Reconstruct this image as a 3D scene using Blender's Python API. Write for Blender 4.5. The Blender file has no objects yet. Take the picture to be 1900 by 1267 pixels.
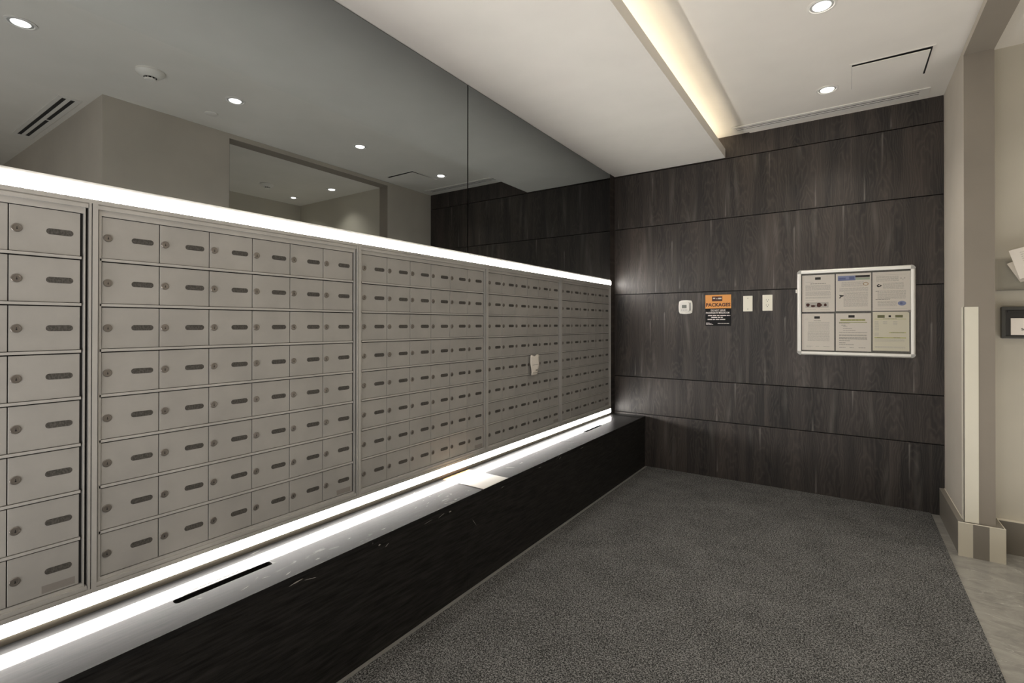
import bpy, bmesh, math, random
import numpy as np
from mathutils import Vector, Matrix

random.seed(7)
scene = bpy.context.scene
COL = scene.collection
R = math.radians

# ------------------------------------------------------------------ camera
F_PX, CX, CY = 911.294, 968.038, 597.176
yaw, pit, rol = R(33.52), R(0.2344), R(0.0588)
cam_d = bpy.data.cameras.new('camera')
cam = bpy.data.objects.new('camera', cam_d)
COL.objects.link(cam)
scene.camera = cam
fw = Vector((-math.sin(yaw) * math.cos(pit), math.cos(yaw) * math.cos(pit), math.sin(pit)))
rt = Vector((math.cos(yaw), math.sin(yaw), 0))
up = rt.cross(fw)
r2 = rt * math.cos(rol) + up * math.sin(rol)
u2 = -rt * math.sin(rol) + up * math.cos(rol)
m = Matrix((r2, u2, -fw)).transposed().to_4x4()
m.translation = Vector((1.8187, 0.0, 1.2951))
cam.matrix_world = m
cam_d.sensor_width = 36.0
cam_d.lens = F_PX / 1900 * 36.0
cam_d.shift_x = (950 - CX) / 1900
cam_d.shift_y = (CY - 633.5) / 1900
cam_d.clip_start = 0.05

# ------------------------------------------------------------------ light and exposure
scene.view_settings.view_transform = 'Standard'
scene.view_settings.look = 'None'
scene.view_settings.gamma = 1.0
scene.view_settings.exposure = -0.08
scene.view_settings.use_curve_mapping = False
scene.cycles.use_denoising = True
scene.cycles.max_bounces = 10
scene.cycles.diffuse_bounces = 5
scene.cycles.glossy_bounces = 5
scene.cycles.sample_clamp_indirect = 6.0
scene.cycles.caustics_reflective = False

WORLD_STRENGTH = 0.10      # even fill let in at the open end, standing in for an unseen lobby
DOWN_WATT = 26.0
LOBBY_WATT = 24.0
LED_TOP = 50.0
LED_BOTTOM = 40.0
COVE = 14.0

world = bpy.data.worlds.new('world')
scene.world = world
world.use_nodes = True
wb = world.node_tree.nodes['Background']
wb.inputs[0].default_value = (1.0, 0.96, 0.905, 1)
wb.inputs[1].default_value = WORLD_STRENGTH

# added up-facing fill lamps without a real source, brightening the ceilings
def area(name, loc, target, sx, sy, watt, col):
    ld = bpy.data.lights.new(name, 'AREA'); ld.shape = 'RECTANGLE'; ld.size = sx; ld.size_y = sy; ld.energy = watt; ld.color = col
    lo = bpy.data.objects.new(name, ld); COL.objects.link(lo); lo.location = loc
    lo.rotation_euler = (Vector(target) - Vector(loc)).to_track_quat('-Z', 'Y').to_euler()
    return lo
area('ceiling_fill', (1.5, -1.7, 0.35), (1.45, -1.2, 2.85), 3.0, 2.4, 128.0, (1.0, 0.962, 0.94))
area('lobby_room_fill', (3.4, 2.6, 0.25), (3.4, 3.0, 2.85), 1.4, 1.6, 14.0, (1.0, 0.962, 0.94))

# ------------------------------------------------------------------ room numbers (metres)
D = 4.368       # wood wall
ZC = 2.85       # ceiling
ZS = 2.683      # soffit underside
XE = 0.974      # soffit edge
XR = 2.368      # right wall
XR2 = 2.496
ZL = 0.4585     # ledge top
XL = 0.283
XM = -0.010     # mirror plane
YN = -3.2       # open end of the room behind the camera

# ------------------------------------------------------------------ helpers
def tag(o, label=None, cat=None, group=None, kind=None):
    if label: o['label'] = label
    if cat: o['category'] = cat
    if group: o['group'] = group
    if kind: o['kind'] = kind
    return o

def empty(name, loc, label, cat, group=None):
    o = bpy.data.objects.new(name, None)
    o.empty_display_size = 0.05
    COL.objects.link(o)
    o.location = loc
    return tag(o, label, cat, group)

class MB:
    """collects geometry, built as one mesh object"""
    def __init__(s):
        s.v, s.f, s.mi = [], [], []
    def add(s, vs, fs, mi=0):
        n = len(s.v)
        s.v += [tuple(p) for p in vs]
        s.f += [tuple(i + n for i in f) for f in fs]
        s.mi += [mi] * len(fs)
        return s
    def box(s, x0, x1, y0, y1, z0, z1, mi=0):
        vs = [(x0,y0,z0),(x1,y0,z0),(x1,y1,z0),(x0,y1,z0),(x0,y0,z1),(x1,y0,z1),(x1,y1,z1),(x0,y1,z1)]
        return s.add(vs, [(0,3,2,1),(4,5,6,7),(0,1,5,4),(1,2,6,5),(2,3,7,6),(3,0,4,7)], mi)
    def prism(s, pts, axis, a, b, mi=0):
        """polygon pts in the plane normal to axis ('x','y','z'), extruded a..b"""
        def P(u, v, w):
            return {'x': (w, u, v), 'y': (u, w, v), 'z': (u, v, w)}[axis]
        n = len(pts)
        vs = [P(u, v, a) for u, v in pts] + [P(u, v, b) for u, v in pts]
        fs = [tuple(range(n - 1, -1, -1)), tuple(range(n, 2 * n))]
        fs += [(i, (i + 1) % n, (i + 1) % n + n, i + n) for i in range(n)]
        return s.add(vs, fs, mi)
    def lathe(s, prof, c, axis='z', n=32, mi=0):
        """prof: list of (r, h)"""
        vs, fs = [], []
        for r, h in prof:
            for k in range(n):
                t = 2 * math.pi * k / n
                a, b = r * math.cos(t), r * math.sin(t)
                vs.append({'z': (c[0] + a, c[1] + b, c[2] + h), 'x': (c[0] + h, c[1] + a, c[2] + b),
                           'y': (c[0] + a, c[1] + h, c[2] + b)}[axis])
        for j in range(len(prof) - 1):
            for k in range(n):
                k2 = (k + 1) % n
                fs.append((j * n + k, j * n + k2, (j + 1) * n + k2, (j + 1) * n + k))
        s.add(vs, fs, mi)
        return s
    def build(s, name, mats, parent=None, smooth=False, bevel=0, fixn=True):
        me = bpy.data.meshes.new(name)
        me.from_pydata(s.v, [], s.f)
        if not isinstance(mats, (list, tuple)): mats = [mats]
        for mt in mats: me.materials.append(mt)
        if len(mats) > 1: me.polygons.foreach_set('material_index', s.mi)
        if fixn or bevel:
            bm = bmesh.new(); bm.from_mesh(me)
            bmesh.ops.recalc_face_normals(bm, faces=bm.faces)
            if bevel:
                ed = [e for e in bm.edges if len(e.link_faces) == 2 and e.calc_face_angle(0) > 0.6]
                bmesh.ops.bevel(bm, geom=ed, offset=bevel, segments=2, affect='EDGES', profile=0.5, clamp_overlap=True)
            bm.to_mesh(me); bm.free()
        if smooth:
            me.polygons.foreach_set('use_smooth', [True] * len(me.polygons))
            try: me.set_sharp_from_angle(angle=R(35))
            except Exception: pass
        me.update()
        o = bpy.data.objects.new(name, me)
        COL.objects.link(o)
        if parent is not None:
            o.parent = parent
            o.location = -parent.location if parent.type == 'EMPTY' else (0, 0, 0)
        return o

def own(o, *fix):
    """give a one-mesh thing its origin at its own base centre"""
    me = o.data
    co = np.empty(len(me.vertices) * 3); me.vertices.foreach_get('co', co); co = co.reshape(-1, 3)
    c = (co.min(0) + co.max(0)) / 2; c[2] = co[:, 2].min()
    co -= c; me.vertices.foreach_set('co', co.ravel()); me.update()
    o.location = Vector(c)
    for ch in o.children: ch.location = Vector(-c)
    return o

def struct(name, mb, mat, parent=None, **k):
    o = mb.build(name, mat, parent, **k)
    if parent is None: o['kind'] = 'structure'
    return o

def rrect(cx, cy, w, h, r, n=6):
    pts = []
    for sx, sy, a0 in ((1, 1, 0), (-1, 1, 90), (-1, -1, 180), (1, -1, 270)):
        for k in range(n + 1):
            a = R(a0 + 90 * k / n)
            pts.append((cx + sx * (w / 2 - r) + r * math.cos(a), cy + sy * (h / 2 - r) + r * math.sin(a)))
    return pts

# ------------------------------------------------------------------ materials
def mat(name, col, rough=0.5, metal=0.0, spec=0.5, emit=None, estr=0, **kw):
    mt = bpy.data.materials.new(name); mt.use_nodes = True
    b = mt.node_tree.nodes['Principled BSDF']
    b.inputs['Base Color'].default_value = (*col, 1)
    b.inputs['Roughness'].default_value = rough
    b.inputs['Metallic'].default_value = metal
    b.inputs['Specular IOR Level'].default_value = spec
    if emit:
        b.inputs['Emission Color'].default_value = (*emit, 1)
        b.inputs['Emission Strength'].default_value = estr
    for k, v in kw.items(): b.inputs[k.replace('_', ' ')].default_value = v
    return mt

class NT:
    def __init__(s, mt):
        s.t = mt.node_tree; s.b = s.t.nodes.get('Principled BSDF')
    def n(s, typ, ins={}, **at):
        nd = s.t.nodes.new(typ)
        for k, v in at.items(): setattr(nd, k, v)
        for k, v in ins.items():
            if isinstance(v, bpy.types.NodeSocket): s.t.links.new(v, nd.inputs[k])
            else: nd.inputs[k].default_value = v
        return nd
    def link(s, a, b): s.t.links.new(a, b)
    def math(s, op, a, b=0.0, c=0.0):
        return s.n('ShaderNodeMath', {0: a, 1: b, 2: c}, operation=op).outputs[0]
    def coord(s, scale=(1, 1, 1)):
        g = s.n('ShaderNodeNewGeometry')      # world position, so grain runs on over copies
        mp = s.n('ShaderNodeMapping', {0: g.outputs['Position'], 'Scale': scale})
        return mp.outputs[0]
    def ramp(s, fac, stops, interp='LINEAR'):
        r = s.n('ShaderNodeValToRGB', {0: fac}); cr = r.color_ramp; cr.interpolation = interp
        cr.elements[0].position, cr.elements[0].color = stops[0][0], (*stops[0][1], 1)
        cr.elements[1].position, cr.elements[1].color = stops[-1][0], (*stops[-1][1], 1)
        for p, c in stops[1:-1]:
            e = cr.elements.new(p); e.color = (*c, 1)
        return r.outputs[0]
    def bump(s, h, strength=0.2, dist=0.002):
        bn = s.n('ShaderNodeBump', {'Height': h, 'Strength': strength, 'Distance': dist})
        s.link(bn.outputs[0], s.b.inputs['Normal'])

def painted(name, col, rough=0.7, var=0.03, scale=3.0, bump=0.05):
    mt = mat(name, col, rough, spec=0.3); t = NT(mt)
    nz = t.n('ShaderNodeTexNoise', {'Vector': t.coord(), 'Scale': scale, 'Detail': 4.0})
    lo = tuple(c * (1 - var) for c in col); hi = tuple(min(1, c * (1 + var)) for c in col)
    t.link(t.ramp(nz.outputs[0], [(0.3, lo), (0.7, hi)]), t.b.inputs['Base Color'])
    n2 = t.n('ShaderNodeTexNoise', {'Vector': t.coord(), 'Scale': 220.0, 'Detail': 2.0})
    t.bump(n2.outputs[0], bump, 0.001)
    return mt

M = {}
M['ceiling'] = painted('ceiling_paint', (0.80, 0.77, 0.71))
M['soffit'] = painted('soffit_paint', (0.78, 0.755, 0.70))
M['wall'] = painted('taupe_wall_paint', (0.50, 0.458, 0.395), var=0.05)
M['otherwall'] = painted('beige_wall_paint', (0.56, 0.53, 0.45), var=0.03)
M['jamb'] = painted('shaded_taupe_paint', (0.27, 0.24, 0.20), var=0.05)
M['base'] = painted('baseboard_lacquer', (0.22, 0.20, 0.17), rough=0.35)
M['basereflect'] = painted('baseboard_bright_reflection', (0.60, 0.56, 0.46), rough=0.35)  # bright part of the baseboard end's reflection, put into the colour
M['baseedge'] = mat('baseboard_edge', (0.75, 0.70, 0.60), 0.35)
M['guard'] = painted('corner_guard_vinyl', (0.74, 0.71, 0.60), rough=0.4)
M['white'] = mat('white_plastic', (0.82, 0.80, 0.74), 0.35)
M['ivory'] = mat('ivory_plastic', (0.85, 0.82, 0.70), 0.35)
M['whitemetal'] = mat('white_enamel', (0.78, 0.76, 0.71), 0.4)
M['dark'] = mat('dark_gap', (0.012, 0.012, 0.012), 0.8)
M['slotdark'] = mat('vent_slot_black', (0.02, 0.02, 0.02), 0.7)
M['black'] = mat('black_plastic', (0.03, 0.03, 0.028), 0.4)
M['chip'] = mat('pale_laminate_core', (0.30, 0.285, 0.26), 0.7)
M['stripbrown'] = mat('brown_metal_strip', (0.055, 0.047, 0.034), 0.6)
M['boxframe'] = mat('charcoal_plastic', (0.065, 0.066, 0.060), 0.35)
M['alu'] = mat('anodised_aluminium', (0.62, 0.60, 0.56), 0.38, metal=0.75)
M['boardframe'] = mat('satin_silver_frame', (0.86, 0.85, 0.80), 0.42, metal=0.25)
M['corner'] = mat('grey_plastic_corner', (0.42, 0.42, 0.40), 0.4)
M['felt'] = painted('grey_felt', (0.16, 0.155, 0.145), rough=0.95, scale=90, var=0.15, bump=0.4)
M['paper'] = mat('white_paper', (0.86, 0.81, 0.74), 0.8, spec=0.2)
M['paperyellow'] = mat('cream_paper', (0.84, 0.80, 0.66), 0.8, spec=0.2)
M['ink'] = mat('grey_ink', (0.30, 0.28, 0.25), 0.8)
M['inkdark'] = mat('black_ink', (0.03, 0.028, 0.025), 0.7)
M['inkmid'] = mat('mid_grey_ink', (0.58, 0.545, 0.50), 0.8)
M['hilite'] = mat('yellow_highlight', (0.62, 0.62, 0.25), 0.8)
M['blueink'] = mat('blue_print', (0.16, 0.19, 0.36), 0.7)
M['blueoval'] = mat('pale_blue_print', (0.28, 0.32, 0.52), 0.7)
M['greenink'] = mat('green_print', (0.45, 0.52, 0.40), 0.7)
M['oliveink'] = mat('olive_print', (0.20, 0.20, 0.10), 0.7)
M['tan'] = mat('tan_print', (0.42, 0.26, 0.12), 0.7)
M['orange'] = mat('orange_print', (0.75, 0.33, 0.08), 0.5)
M['brownink'] = mat('dark_brown_ink', (0.07, 0.02, 0.012), 0.6)
M['signblack'] = mat('black_print', (0.009, 0.009, 0.010), 0.6, spec=0.2)
M['whiteink'] = mat('white_print', (0.82, 0.76, 0.74), 0.6)
M['screen'] = mat('lcd_grey', (0.19, 0.20, 0.18), 0.25)
M['lock'] = mat('lock_nickel', (0.27, 0.25, 0.23), 0.32, metal=0.8)
M['keyhole'] = mat('keyhole_black', (0.01, 0.01, 0.01), 0.6)
WARM = (1.0, 0.96, 0.91)
M['led'] = mat('led_diffuser', (0.9, 0.9, 0.9), 0.5, emit=WARM, estr=LED_TOP)
M['led2'] = mat('led_diffuser_bottom', (0.9, 0.9, 0.9), 0.5, emit=WARM, estr=LED_BOTTOM)
M['cove'] = mat('cove_led_tape', (0.9, 0.9, 0.9), 0.5, emit=(1.0, 0.87, 0.67), estr=COVE)
M['lamp'] = mat('downlight_lens', (0.9, 0.9, 0.9), 0.5, emit=(1.0, 0.97, 0.90), estr=9)

# number plate: dark strip with a worn engraving
M['plate'] = mat('number_plate', (0.10, 0.095, 0.085), 0.45)
t = NT(M['plate'])
nz = t.n('ShaderNodeTexNoise', {'Vector': t.coord((1, 1, 0.6)), 'Scale': 260.0, 'Detail': 2.0})
t.link(t.ramp(nz.outputs[0], [(0.42, (0.05, 0.047, 0.042)), (0.66, (0.10, 0.094, 0.085))]), t.b.inputs['Base Color'])

# mailbox paint: satin silver-grey
def silver(name, col, rough):
    mt = mat(name, col, rough, metal=0.35, spec=0.5); t = NT(mt)
    nz = t.n('ShaderNodeTexNoise', {'Vector': t.coord(), 'Scale': 6.0, 'Detail': 5.0, 'Roughness': 0.6})
    lo = tuple(c * 0.94 for c in col); hi = tuple(c * 1.06 for c in col)
    t.link(t.ramp(nz.outputs[0], [(0.35, lo), (0.65, hi)]), t.b.inputs['Base Color'])
    n2 = t.n('ShaderNodeTexNoise', {'Vector': t.coord(), 'Scale': 420.0, 'Detail': 2.0})
    t.bump(n2.outputs[0], 0.05, 0.0006)
    return mt
M['door'] = silver('mailbox_silver', (0.43, 0.42, 0.398), 0.46)
M['frame'] = silver('mailbox_frame_silver', (0.52, 0.51, 0.485), 0.40)
M['tagm'] = silver('maker_tag_metal', (0.30, 0.28, 0.26), 0.5)

# tinted mirror
mt = bpy.data.materials.new('grey_tinted_mirror'); mt.use_nodes = True
nt = mt.node_tree; nt.nodes.remove(nt.nodes['Principled BSDF'])
g = nt.nodes.new('ShaderNodeBsdfGlossy'); g.inputs['Color'].default_value = (0.305, 0.322, 0.328, 1); g.inputs['Roughness'].default_value = 0.0
nt.links.new(g.outputs[0], nt.nodes['Material Output'].inputs[0])
M['mirror'] = mt

# thin clear sheet
mt = bpy.data.materials.new('clear_acrylic'); mt.use_nodes = True
nt = mt.node_tree; nt.nodes.remove(nt.nodes['Principled BSDF'])
tr = nt.nodes.new('ShaderNodeBsdfTransparent'); tr.inputs[0].default_value = (0.985, 0.985, 0.98, 1)
gl = nt.nodes.new('ShaderNodeBsdfGlossy'); gl.inputs['Roughness'].default_value = 0.05
fr = nt.nodes.new('ShaderNodeFresnel'); fr.inputs[0].default_value = 1.12
mx = nt.nodes.new('ShaderNodeMixShader')
nt.links.new(fr.outputs[0], mx.inputs[0]); nt.links.new(tr.outputs[0], mx.inputs[1]); nt.links.new(gl.outputs[0], mx.inputs[2])
nt.links.new(mx.outputs[0], nt.nodes['Material Output'].inputs[0])
M['acrylic'] = mt

# carpet
M['carpet'] = mat('grey_loop_carpet', (0.1, 0.1, 0.1), 0.95, spec=0.1)
t = NT(M['carpet'])
c = t.coord()
v1 = t.n('ShaderNodeTexNoise', {'Vector': c, 'Scale': 150.0, 'Detail': 3.0, 'Roughness': 0.75, 'Distortion': 0.2})
v2 = t.n('ShaderNodeTexVoronoi', {'Vector': c, 'Scale': 240.0})
v3 = t.n('ShaderNodeTexNoise', {'Vector': c, 'Scale': 5.0, 'Detail': 3.0})
mixv = t.math('ADD', t.math('MULTIPLY', v1.outputs[0], 0.75), t.math('MULTIPLY', v2.outputs['Distance'], 0.3))
mixv = t.math('ADD', mixv, t.math('MULTIPLY', v3.outputs[0], 0.08))
t.link(t.ramp(mixv, [(0.42, (0.008, 0.008, 0.008)), (0.54, (0.045, 0.045, 0.044)), (0.66, (0.23, 0.227, 0.222))]), t.b.inputs['Base Color'])
t.bump(mixv, 0.5, 0.003)

# stone floor
M['stone'] = mat('grey_marble', (0.3, 0.29, 0.26), 0.28)
t = NT(M['stone'])
c = t.coord((1.5, 2.4, 1))
w1 = t.n('ShaderNodeTexNoise', {'Vector': c, 'Scale': 4.0, 'Detail': 10.0, 'Roughness': 0.72, 'Distortion': 0.9})
w2 = t.n('ShaderNodeTexNoise', {'Vector': t.coord((0.5, 2.0, 1)), 'Scale': 2.2, 'Detail': 5.0, 'Distortion': 2.2})
base = t.ramp(w1.outputs[0], [(0.30, (0.17, 0.165, 0.15)), (0.5, (0.27, 0.26, 0.235)), (0.72, (0.37, 0.36, 0.325))])
ridge = t.math('ABSOLUTE', t.math('SUBTRACT', w2.outputs[0], 0.5))
vein = t.ramp(ridge, [(0.0, (1, 1, 1)), (0.006, (0, 0, 0))])
mx = t.n('ShaderNodeMix', {'Factor': t.math('MULTIPLY', vein, 0.6), 'A': base, 'B': (0.62, 0.61, 0.56, 1)}, data_type='RGBA')
t.link(mx.outputs['Result'], t.b.inputs['Base Color'])

# dark veneer (wall): grain in leaves of veneer, pale seams from the mesh attribute 'seam'
def veneer(name, leaf=0.235, dark=(0.0060, 0.0048, 0.0040), light=(0.068, 0.053, 0.044), rough=0.46):
    mt = mat(name, dark, rough, spec=0.55); t = NT(mt)
    g = t.n('ShaderNodeNewGeometry'); sp = t.n('ShaderNodeSeparateXYZ', {0: g.outputs['Position']})
    X, Z = sp.outputs[0], sp.outputs[2]
    oi = t.n('ShaderNodeObjectInfo').outputs['Random']
    u = t.math('ADD', t.math('DIVIDE', X, leaf), t.math('MULTIPLY', oi, 7.3))
    idx = t.math('FLOOR', u); fx = t.math('SUBTRACT', u, idx)
    off = t.math('MULTIPLY', t.n('ShaderNodeTexWhiteNoise', {'W': t.math('ADD', idx, t.math('MULTIPLY', oi, 31.7))}, noise_dimensions='1D').outputs[0], 9.0)
    d = t.math('ABSOLUTE', t.math('SUBTRACT', fx, 0.5))
    # cathedral figure: contours of a tall warped hill
    hn = t.n('ShaderNodeTexNoise', {'Vector': t.n('ShaderNodeCombineXYZ', {0: t.math('MULTIPLY', fx, 0.7), 1: t.math('MULTIPLY', Z, 0.85), 2: off}).outputs[0], 'Scale': 2.6, 'Detail': 3.0, 'Roughness': 0.55})
    hill = t.math('ADD', t.math('MULTIPLY', t.math('MULTIPLY', d, d), 4.2), t.math('ADD', t.math('MULTIPLY', Z, 0.55), t.math('MULTIPLY', hn.outputs[0], 1.6)))
    ring = t.math('FRACT', t.math('MULTIPLY', hill, 6.5))
    tri = t.math('ABSOLUTE', t.math('SUBTRACT', t.math('MULTIPLY', ring, 2.0), 1.0))
    fine = t.n('ShaderNodeTexNoise', {'Vector': t.n('ShaderNodeCombineXYZ', {0: t.math('MULTIPLY', X, 150.0), 1: t.math('MULTIPLY', Z, 3.5), 2: off}).outputs[0], 'Scale': 1.0, 'Detail': 4.0})
    med = t.n('ShaderNodeTexNoise', {'Vector': t.n('ShaderNodeCombineXYZ', {0: t.math('MULTIPLY', X, 9.0), 1: t.math('MULTIPLY', Z, 0.9), 2: off}).outputs[0], 'Scale': 1.0, 'Detail': 3.0, 'Distortion': 0.5})
    a = t.math('ADD', t.math('MULTIPLY', t.math('POWER', tri, 2.0), 0.17), t.math('MULTIPLY', fine.outputs[0], 0.34))
    a = t.math('ADD', a, t.math('MULTIPLY', med.outputs[0], 0.74))
    col = t.ramp(a, [(0.40, dark), (0.90, light)])
    at = t.n('ShaderNodeAttribute', attribute_name='seam')
    mx = t.n('ShaderNodeMix', {'Factor': at.outputs['Fac'], 'A': col, 'B': (0.165, 0.152, 0.135, 1)}, data_type='RGBA')
    t.link(mx.outputs['Result'], t.b.inputs['Base Color'])
    t.link(t.ramp(a, [(0.35, (rough + .10,) * 3), (0.85, (rough - .06,) * 3)]), t.b.inputs['Roughness'])
    t.bump(a, 0.5, 0.0015)
    return mt
M['veneer'] = veneer('dark_wood_veneer')

# ledge: glossy, scuffed black laminate
def laminate(name, base, rough, coat, scuff):
    mt = mat(name, base, rough, spec=0.10, Coat_Weight=coat, Coat_Roughness=0.02); t = NT(mt)
    n1 = t.n('ShaderNodeTexNoise', {'Vector': t.coord((60, 5, 60)), 'Scale': 1.6, 'Detail': 6.0, 'Roughness': 0.65})
    n2 = t.n('ShaderNodeTexNoise', {'Vector': t.coord((24, 7, 24)), 'Scale': 1.3, 'Detail': 3.0, 'Distortion': 1.5})
    n3 = t.n('ShaderNodeTexNoise', {'Vector': t.coord((2.5, 1.2, 2.5)), 'Scale': 2.0, 'Detail': 3.0})
    hi = tuple(c * 3.2 + 0.003 for c in base)
    col = t.ramp(n1.outputs[0], [(0.35, base), (0.75, hi)])
    sc = t.math('MULTIPLY', t.ramp(n2.outputs[0], [(0.655, (0, 0, 0)), (0.69, (1, 1, 1))]), t.ramp(n3.outputs[0], [(0.5, (0, 0, 0)), (0.62, (1, 1, 1))]))
    mx = t.n('ShaderNodeMix', {'Factor': t.math('MULTIPLY', sc, scuff), 'A': col, 'B': (0.42, 0.41, 0.38, 1)}, data_type='RGBA')
    t.link(mx.outputs['Result'], t.b.inputs['Base Color'])
    t.bump(n1.outputs[0], 0.12, 0.0006)
    return mt
M['ledgetop'] = laminate('scuffed_black_top', (0.0045, 0.0044, 0.0043), 0.5, 0.5, 0.3)
M['ledgefront'] = laminate('scuffed_black_front', (0.0085, 0.008, 0.0075), 0.5, 0.0, 0.0)
M['gloss'] = mat('laminated_sheet', (0.42, 0.38, 0.31), 0.3, Coat_Weight=0.6, Coat_Roughness=0.12)
M['orangegloss'] = mat('orange_laminated_print', (0.85, 0.30, 0.05), 0.3, Coat_Weight=0.4, Coat_Roughness=0.2)

# ------------------------------------------------------------------ the room
struct('floor', MB().box(-0.3, 6.0, YN, D + 0.15, -0.12, 0.0), M['stone'])
struct('wall_left', MB().box(-0.25, -0.0455, YN, D + 0.1, 0, 3.1), M['wall'])
struct('wall_right', MB().box(XR, XR2, 3.68, D, 0, 3.05)
       .box(XR, XR2, 1.20, 2.02, 0, 3.05)
       .box(XR, XR2, 2.02, 3.68, 2.812, 3.05), M['wall'])
struct('wall_hall', MB().box(XR2, 5.6, 1.20, 1.33, 0, 3.05), M['wall'])
struct('wall_lobby', MB().box(XR2, 4.3, 3.86, 3.98, 0, 3.05).box(4.3, 4.42, 1.33, 3.98, 0, 3.05), M['otherwall'])
struct('wall_hall_blocker', MB().box(2.6, 5.72, YN - 0.12, YN, 0, 3.05), M['wall'])  # unseen wall, added to keep the world light out of the hall
struct('wall_hall_end', MB().box(5.6, 5.72, YN, 1.33, 0, 3.05), M['wall'])
# jamb lining: shade in the reveal of the opening, put into a darker wall colour
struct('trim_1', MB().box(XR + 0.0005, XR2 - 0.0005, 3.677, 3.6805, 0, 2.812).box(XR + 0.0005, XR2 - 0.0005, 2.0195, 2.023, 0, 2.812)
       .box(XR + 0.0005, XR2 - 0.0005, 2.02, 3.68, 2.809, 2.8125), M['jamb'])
struct('ceiling', MB().box(1.16, XR + 0.01, 1.21, D + 0.1, ZC, 3.0).box(1.16, 5.7, YN, 1.21, ZC, 3.0)
       .box(-0.05, 1.16, YN, D + 0.1, ZC + 0.007, 3.0), M['ceiling'])
struct('ceiling_lobby', MB().box(XR2 - 0.02, 4.4, 1.3, 3.95, 2.878, 3.02), M['ceiling'])
# soffit over the mailboxes with the lip of the light cove
struct('ceiling_soffit', MB().prism([(-0.05, ZS), (XE, ZS), (XE, 2.757), (XE - 0.014, 2.757), (XE - 0.014, ZS + 0.016), (0.70, ZS + 0.016), (0.70, ZC + 0.02), (-0.05, ZC + 0.02)], 'y', YN, D), M['soffit'])
tape = own(MB().box(0.870, 0.892, YN + 0.1, D - 0.01, ZS + 0.0165, ZS + 0.024).build('cove_light_strip', M['cove']))
tag(tape, 'warm LED tape lying hidden in the trough behind the soffit lip', 'light strip')

# ---- wood wall: bands of veneered board with recessed joints
struct('wall_back', MB().box(-0.045, XR, D, D + 0.15, 0, 3.0), M['dark'])
wall_back = bpy.data.objects['wall_back']
JZ = [0.0, 0.4773, 0.8107, 1.5698, 2.1786, 2.674, 2.86]
# pale veneer seams read off each band: (x, z from, z to); bright at 'to'
SEAMS = {
 5: [(2.081, 2.80, 2.69)],
 4: [(0.354, 2.35, 2.62), (0.028, 2.30, 2.185), (0.975, 2.45, 2.185), (1.304, 2.42, 2.67), (2.031, 2.38, 2.67), (1.926, 2.45, 2.185), (1.62, 2.5, 2.185)],
 3: [(0.53, 1.75, 2.02), (0.384, 1.80, 1.575), (0.859, 1.97, 2.175), (1.334, 1.78, 1.575), (1.797, 1.90, 2.175), (1.477, 1.72, 2.05), (0.596, 1.75, 1.60), (1.05, 1.7, 1.6)],
 2: [(0.192, 1.02, 0.815), (0.462, 1.08, 1.40), (0.334, 1.05, 1.33), (0.792, 1.38, 1.565), (1.271, 1.06, 0.815), (1.413, 1.13, 1.36), (2.205, 1.04, 0.815), (2.30, 1.0, 1.30), (0.25, 1.0, 0.85)],
 1: [(1.049, 0.56, 0.807), (0.905, 0.63, 0.48), (1.852, 0.64, 0.807), (1.60, 0.63, 0.48)],
 0: [(1.235, 0.22, 0.46), (0.909, 0.20, 0.05), (1.62, 0.26, 0.02), (2.18, 0.16, 0.46)],
}
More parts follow.
